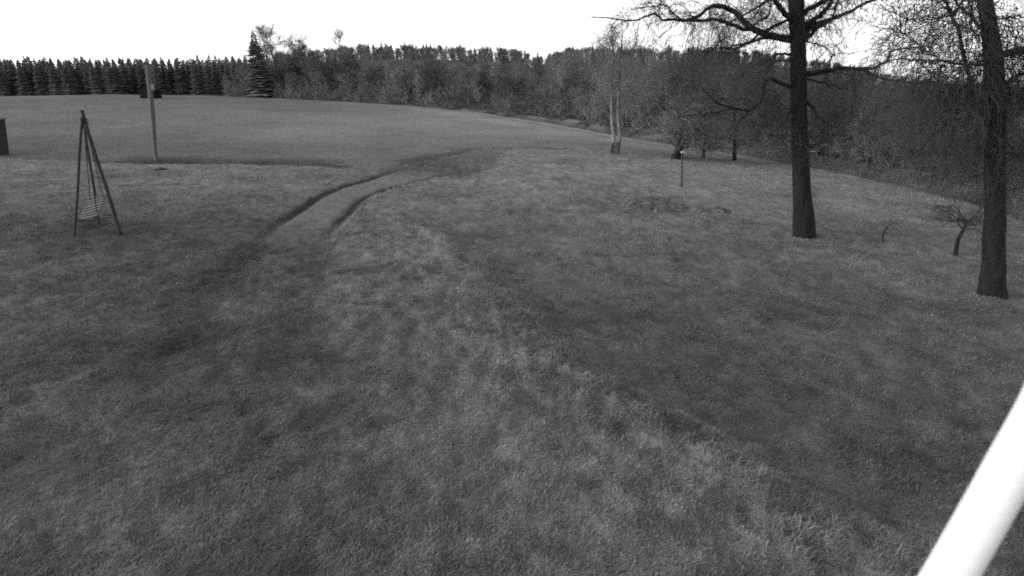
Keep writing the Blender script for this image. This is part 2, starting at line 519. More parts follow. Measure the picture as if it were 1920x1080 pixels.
# the field: its own sheet from the near margin to the far edge
nc, nr = 420, 170
Np = resample(np.array(NEAR), nc)
Ep = resample(EDGE[:, :2], 3000)
azN = np.arctan2(Np[:, 0], Np[:, 1]); azE = np.arctan2(Ep[:, 0], Ep[:, 1])
o = np.argsort(azE); Es = np.stack([np.interp(azN, azE[o], Ep[o, 0]), np.interp(azN, azE[o], Ep[o, 1])], 1)
tt = np.linspace(0, 1, nr)[:, None, None] ** 1.7
FX = Np[None] * (1 - tt) + Es[None] * tt
fx, fy = FX[..., 0], FX[..., 1]
idx = np.arange(nr * nc).reshape(nr, nc)
Q = np.stack([idx[:-1, :-1], idx[:-1, 1:], idx[1:, 1:], idx[1:, :-1]], -1).reshape(-1, 4)
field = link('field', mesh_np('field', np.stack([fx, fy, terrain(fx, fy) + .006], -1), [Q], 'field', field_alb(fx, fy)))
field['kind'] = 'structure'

# the rutted lane
nl, nw = 260, 60
La, Ra = resample(np.array(RUTL), nl), resample(np.array(RUTR), nl)
dv = Ra - La; dv /= np.linalg.norm(dv, axis=1, keepdims=True)
Lo, Ro = La - dv * .42, Ra + dv * .42
t = np.linspace(0, 1, nw)[None, :, None]
TXg = Lo[:, None] * (1 - t) + Ro[:, None] * t
tx, ty = TXg[..., 0], TXg[..., 1]
dl, pl = polyline_dist(RUTL, tx, ty); dr, pr = polyline_dist(RUTR, tx, ty)
lane_w = smooth(.2, 3.0, pl) * (1 - smooth(5.5, 8.5, pl)) * smooth(-.3, .1, -dl) * smooth(-.3, .1, dr)
alb = turf_alb(tx, ty) * (1 - .55 * lane_w) + .066 * lane_w
strength = smooth(.5, 2.6, pl) * (1 - smooth(6.0, 8.8, pl))
for d_ in (dl, dr):
    alb = alb * (1 - .66 * strength * smooth(.26, .10, np.abs(d_) + .12 * fbm(tx, ty, .5, 3, 71)))
idx = np.arange(nl * nw).reshape(nl, nw)
Q = np.stack([idx[:-1, :-1], idx[:-1, 1:], idx[1:, 1:], idx[1:, :-1]], -1).reshape(-1, 4)[:, ::-1]
track = link('track', mesh_np('track', np.stack([tx, ty, terrain(tx, ty) + .008], -1), [Q], 'track', alb))
track['kind'] = 'structure'

# ------------------------------------------------------------------ grass
def blades(n, d0, d1, amax, keep, length, width, alb, rng, lean=(.5, 1.4)):
    a = np.radians(rng.uniform(-amax, amax, n)); d = np.exp(rng.uniform(math.log(d0), math.log(d1), n))
    x, y = d * np.sin(a), d * np.cos(a)
    k = keep(x, y); x, y, d = x[k], y[k], d[k]
    n = len(x)
    z = terrain(x, y) + .004
    L = length(x, y, d) * rng.uniform(.6, 1.3, n); W = width(d)
    az = rng.uniform(0, 2 * math.pi, n); le = rng.uniform(lean[0], lean[1], n)
    hd = np.stack([np.cos(az), np.sin(az), np.zeros(n)], 1); sd_ = np.stack([-np.sin(az), np.cos(az), np.zeros(n)], 1)
    up = np.array([0, 0, 1.])
    base = np.stack([x, y, z], 1)
    mid = base + L[:, None] * .55 * (hd * np.sin(le * .6)[:, None] + up * np.cos(le * .6)[:, None])
    tip = mid + L[:, None] * .5 * (hd * np.sin(le)[:, None] + up * np.cos(le)[:, None])
    V = np.stack([base - sd_ * W[:, None] / 2, base + sd_ * W[:, None] / 2, mid + sd_ * W[:, None] * .4, mid - sd_ * W[:, None] * .4, tip], 1)
    i = np.arange(n)[:, None] * 5
    al = np.repeat((alb(x, y) * rng.lognormal(0, .17, n))[:, None], 5, 1)
    return V.reshape(-1, 3), i + np.array([[0, 1, 2, 3]]), i + np.array([[3, 2, 4]]), al.ravel()

ASH = ground_at(165, 421)
def crest_w(x, y):
    d, p = polyline_dist(CREST, x, y)
    return np.exp(-((d - .1) / .55) ** 2) * smooth(1.5, 3.5, p)
def lawn_keep(x, y):
    dl, pl = polyline_dist(RUTL, x, y); dr, pr = polyline_dist(RUTR, x, y)
    rut = np.minimum(.1 - dl, dr + .1)
    lane = (rut > 0) & (pl > .8) & (pl < 8)
    return (np.hypot((x - ASH[0]) / .72, (y - ASH[1]) / .55) > .85) & (in_field(x, y) < .3) & ((~lane) | (RNG.random(x.shape) < .30 + .7 * (1 - smooth(.8, 3.2, pl)) + .7 * smooth(5, 8, pl))) & (polyline_dist(EDGE, x, y)[0] < 6)
V, Q, T, al = blades(430000, 2.0, 62, 58, lawn_keep,
                     lambda x, y, d: (.034 + .05 * np.clip(fbm(x, y, .9, 3, 81) + .1, 0, 1)) * (1 + 1.5 * crest_w(x, y) * (fbm(x, y, .5, 2, 83) > 0)),
                     lambda d: .0035 + .0011 * d, lambda x, y: turf_alb(x, y) * 1.1, RNG, (1.0, 1.56))
g = link('lawn_grass', mesh_np('lawn_grass', V, [Q, T], 'grass', al, False))
g['kind'] = 'stuff'; g['label'] = 'short matted rough grass covering the sloping yard'; g['category'] = 'grass'
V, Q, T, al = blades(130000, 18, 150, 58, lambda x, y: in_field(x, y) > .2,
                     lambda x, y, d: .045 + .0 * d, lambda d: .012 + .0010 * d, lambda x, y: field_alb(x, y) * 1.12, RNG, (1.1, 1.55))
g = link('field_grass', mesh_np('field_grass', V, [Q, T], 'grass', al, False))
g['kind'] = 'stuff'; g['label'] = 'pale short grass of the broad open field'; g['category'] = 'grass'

# long pale tufts along the bank crest
def tufts(name, centres, nb, length, spread, alb, wid, label):
    n = len(centres) * nb
    c = np.repeat(centres, nb, 0) + RNG.normal(0, spread, (n, 2))
    x, y = c[:, 0], c[:, 1]
    P0 = np.stack([x, y, terrain(x, y)], 1)
    D = np.stack([RNG.normal(0, .6, n), RNG.normal(0, .6, n), np.ones(n)], 1)
    Ls = length * RNG.uniform(.5, 1.25, n)
    P = grow(P0, D, Ls, 4, .16, .10, RNG)
    side = RNG.normal(0, 1, (n, 3)); side[:, 2] = 0; side /= np.linalg.norm(side, axis=1, keepdims=True)
    w = wid * np.array([1, .9, .6, .15]) * np.where(wid > 0, 1, 0)
    ww = w[None, :, None] * (np.maximum(np.hypot(x, y) / 60, .35)[:, None, None] if wid > .02 else 1)
    V = np.stack([P + side[:, None] * ww / 2, P - side[:, None] * ww / 2], 2).reshape(-1, 3)
    i = np.arange(n)[:, None] * 8
    Q = np.concatenate([i + np.array([[2 * k, 2 * k + 1, 2 * k + 3, 2 * k + 2]]) for k in range(3)])
    al = np.repeat(alb * RNG.lognormal(0, .3, n), 8)
    g = link(name, mesh_np(name, V, [Q], 'grass', al, False))
    g['kind'] = 'stuff'; g['label'] = label; g['category'] = 'grass'
cc = []
cr = resample(np.array(CREST), 400)
for i in range(120, 400):
    for k in range(2):
        p = cr[i] + RNG.normal(0, .35, 2)
        if vnoise(np.array([p[0] * 1.1]), np.array([p[1] * 1.1]), 88)[0] > -.08: cc.append(p)
tufts('tussock_grass', np.array(cc), 24, .115, .07, .098, .0042, 'long pale dry grass tufts along the crest of the bank')
er = EDGE[:17, :2]; es = resample(er, 700); cc = []
for i in range(250, 690):
    nrm = es[min(i + 1, 699)] - es[i]; nrm = np.array([-nrm[1], nrm[0]]) / (np.linalg.norm(nrm) + 1e-9)
    for k in range(3):
        p = es[i] + nrm * RNG.uniform(1.8, 5.0)
        if vnoise(np.array([p[0] / 4]), np.array([p[1] / 4]), 89)[0] > -.05: cc.append(p)
tufts('edge_grass', np.array(cc), 36, .30, .3, .085, .04, 'tall dry grass fringe between the field and the wood')

nn = resample(np.array(NEAR), 900); cc = []
for p in nn:
    if -21 < p[0] < -8.5:
        for k in range(9): cc.append(p + [RNG.normal(0, .1), abs(RNG.normal(.9, .7))])
cc = np.array(cc); cc = cc[vnoise(cc[:, 0] * .8, cc[:, 1] * 1.5, 95) > -.15]
tufts('rough_grass', cc, 7, .09, .14, .066, .018, 'dark rough grass in the shallow ditch along the field margin')

# ------------------------------------------------------------------ white pole close to the camera
mb = MB()
Rp = .0375
path = [at(px, py, 1.0 * (CP - (py - 540) / FPX * SP)) for px, py in [(1938, -70), (1978, 30), (2018, 180), (2034, 350), (2030, 510), (1984, 702), (1887, 889), (1779, 1080), (1700, 1210)]]
d_ = path[-1] - path[-2]; d_ /= np.linalg.norm(d_)
path.append(path[-1] + d_ * .5 + [.03, 0, -.02])
path.append(path[-1] + d_ * .5 + [.10, 0, -.10])
path.append(np.array([path[-1][0], path[-1][1], gz(path[-1][0], path[-1][1]) - .15]))
P = resample(np.array(path), 90)
mb.tube(P, np.full(90, Rp), 28)
pole = tag(link('bowed_pole', mb.mesh('bowed_pole', 'white_paint')), 'smooth bowed white pole crossing the lower right corner, close to the lens', 'pole')

# ------------------------------------------------------------------ leaning wooden pole by the field, far shed, timber stack, stake
def leaning_pole():
    b = ground_at(293, 303); Y = b[1]
    r = thing('wooden_pole', 'tall weathered wooden pole leaning left at the field margin', 'pole', b)
    path = np.array([at(px, py, Y) - b for px, py in [(294, 312), (290, 270), (287, 225), (282.5, 180), (277, 122)]])
    P = resample(path, 24); w = np.interp(np.linspace(0, 1, 24), [0, .4, 1], [2.9, 3.6, 4.6]) / FPX * scl(210, Y)
    m = MB().tube(P, w, 14, .10); link('shaft', m.mesh('pole_shaft', 'old_wood'), r)
    s = scl(165, Y) / FPX
    c = at(287.5, 163, Y) - b
    m = MB().box(c + [0, -.06, 0], (5 * s, .12, 9 * s)); link('junction_box', m.mesh('junction_box', 'metal', False), r)
    for py in (158, 170):
        q = at(284 - (158 - py) * -.0, py, Y) - b
        m = MB(); a_ = np.linspace(0, 2 * math.pi, 17)
        m.tube(np.stack([q[0] + np.cos(a_) * 5.4 * s, q[1] + np.sin(a_) * 5.4 * s, np.full(17, q[2])], 1), np.full(17, .6 * s), 6, cap=False)
        link('clamp_band', m.mesh('clamp_band', 'metal'), r)
leaning_pole()

def shed():
    b = ground_at(284, 184.5); Y = b[1]; s = scl(180, Y) / FPX
    W, D, hw, hr = 25 * s, 3.0, 14 * s, 25 * s
    r = thing('field_shed', 'small dark shed on the field crest behind the leaning pole', 'shed', b)
    m = MB()
    n = 9
    for k in range(n):
        w_ = MB().box((-W / 2 + (k + .5) * W / n, -D / 2, hw / 2 - .1), (W / n - .03, .05 + .01 * (k % 2), hw + .2))
        link('plank', w_.mesh('wall_plank', 'shed_wood', False), r)
    for sx in (-1, 1):
        w_ = MB().box((sx * (W / 2 - .03), .04, hw / 2 - .1), (.06, D - .08, hw + .2)); link('side_wall', w_.mesh('side_wall', 'shed_wood', False), r)
    w_ = MB().box((0, D / 2, hw / 2 - .1), (W - .14, .06, hw + .2)); link('back_wall', w_.mesh('back_wall', 'shed_wood', False), r)
    e = .2
    for sx in (-1, 1):
        v = np.array([(sx * (W / 2 + e), -D / 2 - e, hw - .08), (0, -D / 2 - e, hr), (0, D / 2 + e, hr), (sx * (W / 2 + e), D / 2 + e, hw - .08)])
        v2 = v + [0, 0, .09]
        w_ = MB().add(np.vstack([v, v2]), [[0, 1, 2, 3], [4, 7, 6, 5], [0, 4, 5, 1], [1, 5, 6, 2], [2, 6, 7, 3], [3, 7, 4, 0]])
        link('roof', w_.mesh('roof_slope', 'shed_wood', False), r)
    for y in (-D / 2 - .02, D / 2):
        w_ = MB().add([(-W / 2 + .02, y, hw), (W / 2 - .02, y, hw), (0, y, hr - .06)], T=[[0, 1, 2]]); link('gable', w_.mesh('gable', 'shed_wood', False), r)
    w_ = MB().box((.15 * W, -D / 2 - .06, hw * .42), (.8, .05, hw * .84)); dq = link('door', w_.mesh('door', 'shed_wood', False), r)
    w_ = MB().box((.15 * W - .3, -D / 2 - .11, hw * .42), (.04, .05, .14)); link('handle', w_.mesh('door_handle', 'metal', False), dq)
shed()

def crate():
    b = ground_at(8, 291); Y = b[1]; s = scl(260, Y) / FPX
    r = thing('timber_box', 'dark leaning timber-boarded box cut off by the left edge', 'box', b)
    W, D = .9, .7
    r.rotation_euler = (0, math.radians(11), 0)
    h = 69 * s
    for k in range(8):
        m = MB().box((-W / 2, -D / 2, (k + .5) * h / 8 * .94), (W - .16, .03, h / 8 * .94 - .02)); link('plank', m.mesh('front_plank', 'dark_wood', False), r)
        m = MB().box((-.045, 0, (k + .5) * h / 8 * .94), (.03, D - .16, h / 8 * .94 - .02)); link('plank', m.mesh('side_plank', 'dark_wood', False), r)
    for x in (-W + .04, -.06):
        for y in (-D / 2 + .03, D / 2 - .03):
            m = MB().box((x, y + .002, h * .46), (.08, .08, h * .96)); link('corner_post', m.mesh('corner_post', 'dark_wood', False), r)
    m = MB().box((-W / 2, 0, h * .965), (W + .06, D + .1, .05)); link('lid', m.mesh('lid', 'old_wood', False), r)
    m = MB().box((-W / 2, D / 2 - .02, h * .47), (W - .16, .03, h * .9)); link('back_panel', m.mesh('back_panel', 'dark_wood', False), r)
crate()

def stake():
    b = ground_at(1278, 351); Y = b[1]; s = scl(320, Y) / FPX
    r = thing('thin_stake', 'thin dark stake with a pale top on the right-hand lawn', 'stake', b)
    top = at(1279, 287, Y) - b
    m = MB().tube(resample(np.array([(0, 0, -.1), top * .5 + [.006, 0, 0], top]), 10), np.full(10, 1.5 * s), 8); link('shaft', m.mesh('stake_shaft', 'dark_wood'), r)
    m = MB().tube(np.array([top, top + [0, 0, .03], top + [.0, 0, .07]]), np.array([2.6, 3.2, 2.4]) * s, 10); link('cap', m.mesh('stake_cap', 'pale_cap'), r)
    m = MB().tube(resample(np.array([top + [.03, 0, -.03], np.array([.10, .03, .9 * top[2] * .6]), np.array([.10, .05, .1])]), 8), np.full(8, .45 * s), 5); link('cord', m.mesh('stake_cord', 'metal'), r)
stake()

# ------------------------------------------------------------------ tripod with a hanging slatted rack
def tripod():
    a, c = ground_at(139, 443), ground_at(226, 440)
    Y0 = (a[1] + c[1]) / 2
    b = (a + c) / 2
    apex = at(155, 213, Y0 + .45)
    cx, cy = at(186, 424, Y0 + 1.05)[:2]
    back = np.array([cx, cy, gz(cx, cy)])
    r = thing('tripod_frame', 'tall dark pole tripod standing on the left lawn', 'tripod', b)
    L = lambda p: np.asarray(p) - b
    def leg(foot, r0, r1, seed):
        d = apex - foot; P = np.array([foot - d * .02, foot + d * .35 + [.012, 0, 0], foot + d * .7 - [.01, 0, 0], apex + d * .025])
        m = MB().tube(L(resample(P, 20)), np.linspace(r0, r1, 20), 9, .12, seed=seed); link('leg', m.mesh('tripod_leg', 'dark_wood'), r)
    leg(a, .030, .032, 1); leg(c, .046, .042, 2); leg(back, .030, .032, 3)
    hz = lambda f, t: f + (apex - f) * t
    for p, q in ((hz(a, .12), hz(c, .15)), (hz(a, .135), hz(back, .1)), (hz(c, .16), hz(back, .13))):
        m = MB(); m.tube(L(resample(np.array([p, (p + q) / 2, q]), 8)), np.full(8, .017), 7); link('cross_bar', m.mesh('tripod_bar', 'dark_wood'), r)
    m = MB(); t_ = np.linspace(0, 6 * math.pi, 60)
    q = L(hz(c, .95)); m.tube(np.stack([q[0] - .02 + .075 * np.cos(t_), q[1] + .075 * np.sin(t_), q[2] - .1 + t_ * .008], 1), np.full(60, .010), 6); link('lashing', m.mesh('tripod_lashing', 'soil'), r)
    # hanging rack
    ctr = at(175, 388, Y0 + .5)
    k = thing('slatted_rack', 'small slatted wooden rack hanging tilted inside the tripod', 'rack', ctr)
    ti = math.radians(14); R = np.array([[math.cos(ti), 0, -math.sin(ti)], [0, 1, 0], [math.sin(ti), 0, math.cos(ti)]])
    ax = np.radians(34); Rx = np.array([[1, 0, 0], [0, math.cos(ax), -math.sin(ax)], [0, math.sin(ax), math.cos(ax)]])
    R = R @ Rx
    for i in range(8):
        m = MB().box(R @ np.array([0, -.40 + .115 * i, 0]), (.58 - .03 * (i % 2), .07, .035), R); link('slat', m.mesh('rack_slat', 'old_wood' if i % 2 else 'pale_slat', False), k)
    for sx in (-1, 1):
        m = MB().box(R @ np.array([sx * .2, 0, -.032]), (.04, .95, .03), R); link('rail', m.mesh('rack_rail', 'dark_wood', False), k)
    for p in ((-.2, .3), (.2, .3), (.22, -.3)):
        q = R @ np.array([p[0], p[1], 0.0])
        m = MB().tube(np.array([q, (q + (apex - ctr)) / 2, apex - ctr - [0, 0, .1]]), np.full(3, .010), 6); link('hanging_line', m.mesh('rack_line', 'dark_wood'), k)
    # ash patch below
    f = ground_at(165, 421)
    n = 40; a_ = np.linspace(0, 2 * math.pi, n, endpoint=False)
    V = []
    for rr in (0, .35, .7, 1.0):
        rad = rr * (1 + .25 * fbm(np.cos(a_) * 2, np.sin(a_) * 2, 1, 2, 5))
        x = f[0] + np.cos(a_) * rad * .72; y = f[1] + np.sin(a_) * rad * .55
        V.append(np.stack([x, y, terrain(x, y) + .03 * (1 - rr) + .045 * (rr < .9) - .01], 1))
    V = np.concatenate(V); idx = np.arange(4 * n).reshape(4, n); j = np.roll(np.arange(n), -1)
    Q = np.stack([idx[:-1], idx[:-1][:, j], idx[1:][:, j], idx[1:]], -1).reshape(-1, 4)[:, ::-1]
    tag(link('ash_patch', mesh_np('ash_patch', V, [Q], 'soil')), 'dark bare patch of ground under the tripod', 'bare patch')
tripod()

# ------------------------------------------------------------------ earth heaps
def clod_mesh(seed):
    rng = np.random.default_rng(seed)
    import bmesh
    bm = bmesh.new(); bmesh.ops.create_icosphere(bm, subdivisions=2, radius=1)
    for v in bm.verts:
        v.co *= 1 + rng.uniform(-.22, .22); v.co.z *= .42
    me = bpy.data.meshes.new('clod'); bm.to_mesh(me); bm.free(); me.materials.append(MATS['clod' if seed % 2 else 'heap']); return me
CL = [clod_mesh(s) for s in range(4)]
def heap(name, label, pxs, rx, ry, h, n, mat, light):
    b = ground_at(*pxs)
    r = thing(name, label, 'earth heap', b)
    ring = 36; a_ = np.linspace(0, 2 * math.pi, ring, endpoint=False); V = []
    for rr in np.linspace(0, 1, 9):
        rad = rr * (1 + .35 * fbm(np.cos(a_) * 1.5 + b[0], np.sin(a_) * 1.5, 1, 3, 5))
        x, y = np.cos(a_) * rad * rx, np.sin(a_) * rad * ry
        z = terrain(x + b[0], y + b[1]) - b[2] + h * (1 - rr ** 2) * (1 + 1.0 * fbm(x + 9, y, .35, 3, 6)) - .02 * (rr > .95)
        V.append(np.stack([x, y, z], 1))
    idx = np.arange(9 * ring).reshape(9, ring); j = np.roll(np.arange(ring), -1)
    Q = np.stack([idx[:-1], idx[:-1][:, j], idx[1:][:, j], idx[1:]], -1).reshape(-1, 4)[:, ::-1]
    link('mound', mesh_np('mound', np.concatenate(V), [Q], mat), r)
    for k in range(n):
        u = random.uniform(0, 6.28); q = math.sqrt(random.random()) * .95
        x, y = math.cos(u) * q * rx, math.sin(u) * q * ry
        o = link('clod', CL[k % 4], r, (x, y, gz(b[0] + x, b[1] + y) - b[2] + h * (1 - q * q) * .8))
        s = random.uniform(.03, .09) * light; o.scale = (s * 1.5, s, s); o.rotation_euler = (random.uniform(-.4, .4), random.uniform(-.4, .4), u)
heap('spoil_heap', 'low heap of churned earth and pale clods beside the thin stake', (1225, 386), 1.3, 1.3, .15, 80, 'heap', 1.15)
heap('earth_mound', 'small dark earth mound at the foot of the leaning pole', (302, 318), .32, .3, .10, 9, 'soil', .9)
heap('scattered_soil', 'flat scatter of dark soil right of the churned earth heap', (1345, 396), .8, .6, .04, 26, 'heap', 1.0)

# ------------------------------------------------------------------ the two big trees
def hero_tree(name, label, base_px, trunk_px, limbs, seed, upper, n1, n2, n3, flare, regions=None):
    rng = np.random.default_rng(seed)
    b = ground_at(*base_px); Y = b[1]
    r = thing(name, label, 'tree', b)
    cw = math.cos(math.atan((base_px[0] - 960) / FPX))      # off-axis, a wide lens draws round trunks wider
    tp = np.array([np.append(at(px, py, Y) - b, w * cw / 2 / FPX * scl(py, Y)) for px, py, w in trunk_px])
    T = resample(tp, 70)
    hgt = T[:, 2]
    rad = T[:, 3]
    m = MB().tube(T[:, :3], rad, 26, .16, seed=seed)
    # root flare
    V = m.V[0]; c = np.repeat(T[:, :3], 26, 0); k = np.repeat(np.arange(70), 26); a_ = np.tile(np.arange(26) * 2 * math.pi / 26, 70)
    fl = flare * np.exp(-np.maximum(hgt[k], 0) / .28) * (1 + .45 * np.cos(3 * a_ + seed) + .3 * np.cos(5 * a_ + 2))
    m.V[0] = c + (V - c) * (1 + fl)[:, None]
    link('trunk', m.mesh('trunk', 'bark'), r)
    S = []
    KL = 22
    for li, (pts, w0, w1, dd) in enumerate(limbs):
        n = len(pts); P = []
        for i, (px, py) in enumerate(pts):
            P.append(at(px, py, Y + dd * i / (n - 1) + (rng.normal(0, .05) if i else 0)) - b)
        P = resample(np.array(P), KL)
        P[1:-1] += rng.normal(0, .012, (KL - 2, 3))
        S.append(P)
        sc = scl(100, Y) / FPX / 2 * cw
        m = MB().tube(P, np.linspace(w0, w1, KL) * sc, 8, .15, seed=li); link('limb', m.mesh('limb', 'bark'), r)
    # limbs higher up, above the picture
    for i in range(upper):
        q = rng.uniform(.55, .97); p = T[int(q * 69), :3]
        aa = i * 2.399 + rng.uniform(-.4, .4)
        d = np.array([[math.cos(aa), math.sin(aa), rng.uniform(.1, .7)]])
        P = grow(p[None], d, [rng.uniform(2.5, 4.6) * (1.25 - q * .6)], KL, .035, .12, rng)[0]
        S.append(P)
        m = MB().tube(P, np.linspace(.06, .012, KL) * (1.4 - q * .7), 7); link('limb', m.mesh('limb', 'bark'), r)
    S = np.array(S)
    ln = np.linalg.norm(np.diff(S, axis=1), axis=2).sum(1)
    mb = MB()
    p, d, i, t = sample_on(S, n1, rng, .12, 1.0, ln / ln.sum())
    A = grow(p, side_dir(d, rng, .8) + [0, 0, .25], rng.uniform(.35, 1.25, n1), 8, .03, .22, rng)
    mb.strands(A, taper(n1, 8, rng.uniform(.006, .012, n1), .003), 4)
    p, d, i, t = sample_on(A, n2, rng, .1, 1.0)
    B = grow(p, side_dir(d, rng, .8), rng.uniform(.25, .8, n2), 6, .09, .22, rng)
    mb.strands(B, taper(n2, 6, .0055, .0026), 3)
    p, d, i, t = sample_on(B, n3, rng, .1, 1.0)
    C = grow(p, side_dir(d, rng, .6), rng.uniform(.3, 1.3, n3), 6, .34, .14, rng)
    mb.strands(C, taper(n3, 6, .0032, .0016), 3)
    # short shoots on the trunk
    ns = 260
    ti = rng.uniform(.14, .42, ns); p = T[(ti * 69).astype(int), :3]
    u = rng.uniform(0, 2 * math.pi, ns)
    E = grow(p, np.stack([np.cos(u), np.sin(u), rng.uniform(-.3, .8, ns)], 1), rng.uniform(.25, .75, ns), 7, .12, .28, rng)
    mb.strands(E, taper(ns, 7, .006, .002), 3)
    cr = link('crown', mb.mesh('crown_twigs', 'twig'), r); cr['kind'] = 'stuff'
    return r, b

T1 = [(1510, 452, 43), (1508, 425, 41), (1505, 370, 37), (1502, 305, 34), (1499, 240, 32), (1497, 160, 31), (1496, 80, 30), (1493, 0, 30), (1490, -120, 27), (1494, -300, 22), (1488, -520, 14), (1492, -700, 5)]
L1 = [
    ([(1488, 74), (1462, 71), (1432, 63), (1408, 52), (1390, 36), (1375, 22), (1362, 15), (1340, 12), (1328, 15), (1315, 26), (1300, 35), (1280, 40)], 15, 5, -1.0),
    ([(1412, 55), (1390, 53), (1372, 45), (1352, 39), (1330, 36), (1310, 39), (1285, 39), (1272, 38), (1262, 33), (1245, 39), (1235, 30), (1222, 26), (1210, 32), (1195, 37), (1165, 38), (1143, 32), (1113, 32)], 8, 2.2, -1.3),
    ([(1432, 61), (1450, 50), (1468, 42), (1486, 36)], 7, 6, .5),
    ([(1408, 50), (1425, 38), (1440, 30), (1444, 18), (1445, 5), (1450, -15)], 4, 3, .6),
    ([(1420, 66), (1400, 82), (1380, 91), (1355, 91), (1330, 90), (1318, 97)], 5, 2, -.8),
    ([(1280, 38), (1262, 26), (1252, 12), (1240, 9), (1225, 12), (1195, 14)], 4, 1.8, -.3),
    ([(1508, 66), (1516, 56), (1530, 46), (1548, 40), (1562, 34), (1590, 24), (1615, 10), (1645, -2), (1690, -20)], 12, 5, .8),
    ([(1508, 76), (1520, 66), (1532, 52), (1545, 46), (1552, 42)], 9, 7, .4),
    ([(1507, 52), (1526, 36), (1544, 24), (1556, 6), (1562, -20), (1570, -70)], 12, 8, .9),
    ([(1506, 26), (1522, 14), (1545, 3), (1565, -14), (1590, -40)], 11, 7, -.7),
    ([(1562, 30), (1566, 14), (1572, 0), (1578, -20)], 5, 3, .3),
    ([(1488, 40), (1470, 22), (1456, 6), (1440, -14), (1410, -40)], 11, 7, -.9),
    ([(1490, 103), (1468, 101), (1452, 104), (1440, 114), (1425, 124)], 6, 2.5, -.7),
    ([(1490, 115), (1470, 114), (1450, 116), (1436, 126)], 4, 2, .5),
    ([(1508, 139), (1530, 138), (1552, 134), (1575, 127), (1600, 129), (1620, 130), (1640, 127), (1652, 121), (1664, 115), (1668, 100), (1678, 94), (1698, 90), (1722, 89)], 11, 3, .9),
    ([(1620, 130), (1640, 142), (1665, 149), (1690, 151), (1705, 155), (1722, 158), (1745, 154)], 6, 2.5, .6),
    ([(1664, 116), (1690, 110), (1725, 114), (1760, 120)], 4, 1.6, .3),
    ([(1490, 165), (1470, 158), (1452, 150), (1440, 149), (1434, 160), (1431, 178), (1420, 198), (1404, 209), (1385, 204), (1360, 200), (1342, 190), (1325, 174), (1314, 160)], 9, 2.0, -1.0),
    ([(1404, 208), (1380, 205), (1350, 209), (1320, 214), (1270, 220)], 3.5, 1.5, -.4),
    ([(1404, 209), (1392, 222), (1378, 236), (1366, 246)], 3.5, 1.5, .3),
    ([(1508, 188), (1518, 196), (1528, 206), (1532, 220), (1545, 227), (1560, 236), (1572, 238)], 7, 2.5, -.6),
    ([(1508, 148), (1530, 152), (1550, 157), (1570, 163), (1592, 168)], 4, 2, .6),
    ([(1508, 78), (1528, 82), (1548, 90), (1560, 102), (1556, 114)], 3.5, 1.5, .5),
    ([(1490, 200), (1480, 212), (1474, 228), (1476, 250)], 4, 1.5, -.5),
]
T2 = [(1861, 570, 54), (1860, 540, 50), (1862, 500, 46), (1864, 440, 43), (1866, 370, 42), (1867, 300, 42), (1866, 230, 42), (1865, 180, 41), (1861, 100, 37), (1855, 50, 34), (1847, 0, 31), (1838, -110, 27), (1836, -300, 21), (1830, -520, 12), (1834, -680, 5)]
L2 = [
    ([(1856, 190), (1836, 192), (1826, 186), (1820, 165), (1814, 130), (1807, 100), (1800, 70), (1794, 48), (1787, 28), (1778, 15), (1766, -5), (1745, -40)], 9, 7, -.6),
    ([(1787, 28), (1800, 10), (1812, -8), (1830, -40)], 6, 4, .5),
    ([(1787, 28), (1770, 30), (1745, 36), (1720, 38), (1700, 36), (1680, 40)], 4, 2, -.6),
    ([(1848, 60), (1832, 45), (1820, 30), (1806, 18), (1794, 4), (1785, -12)], 8, 5, .4),
    ([(1824, 36), (1822, 18), (1818, 0), (1815, -30)], 5, 4, .2),
    ([(1854, 119), (1838, 121), (1815, 121), (1792, 119), (1775, 116), (1764, 112)], 8, 3.5, -.5),
    ([(1770, 114), (1750, 105), (1735, 95), (1722, 84), (1700, 66), (1682, 52)], 3.5, 1.6, -.5),
    ([(1775, 117), (1763, 130), (1762, 140)], 3, 1.4, .2),
    ([(1862, 176), (1842, 188), (1818, 200), (1796, 215), (1780, 228), (1762, 242), (1745, 260), (1725, 280), (1706, 296)], 8, 2, -.9),
    ([(1782, 226), (1805, 222), (1826, 220)], 3, 2, .2),
    ([(1786, 232), (1788, 250), (1782, 272), (1770, 286), (1745, 284)], 2.6, 1.3, -.3),
    ([(1812, 122), (1804, 134), (1797, 145), (1793, 160)], 3, 1.5, .3),
    ([(1858, 160), (1835, 172), (1810, 182), (1780, 192), (1755, 190), (1730, 180)], 3.5, 1.5, .6),
    ([(1830, 200), (1800, 205), (1770, 212), (1735, 211)], 3, 1.4, .7),
    ([(1872, 160), (1890, 155), (1905, 146), (1925, 134), (1960, 115), (2010, 95)], 13, 7, .6),
    ([(1872, 180), (1890, 176), (1905, 180), (1925, 182), (1965, 186)], 9, 5, -.5),
    ([(1862, 34), (1885, 34), (1900, 32), (1925, 22)], 4, 2, .3),
    ([(1865, 66), (1882, 70), (1895, 64), (1897, 50)], 4, 1.8, -.3),
    ([(1870, 260), (1885, 262), (1895, 278), (1908, 295), (1925, 305)], 6, 2, -.4),
    ([(1855, -10), (1885, -22), (1915, -16), (1950, 5), (1985, 30)], 7, 3, -.4),
    ([(1866, 110), (1885, 104), (1905, 92), (1930, 84)], 5, 2, .4),
    ([(1850, 100), (1838, 80), (1830, 62), (1815, 58)], 4, 2, -.3),
    ([(1852, 140), (1843, 150), (1841, 170)], 3, 1.6, .2),
    ([(1840, 132), (1826, 140), (1818, 150), (1808, 168)], 3, 1.5, -.4),
]
hero_tree('bare_tree', 'large bare dark-barked tree with crooked limbs left of the edge tree', (1510, 444), T1, L1, 3, 9, 430, 2600, 8000, .05)
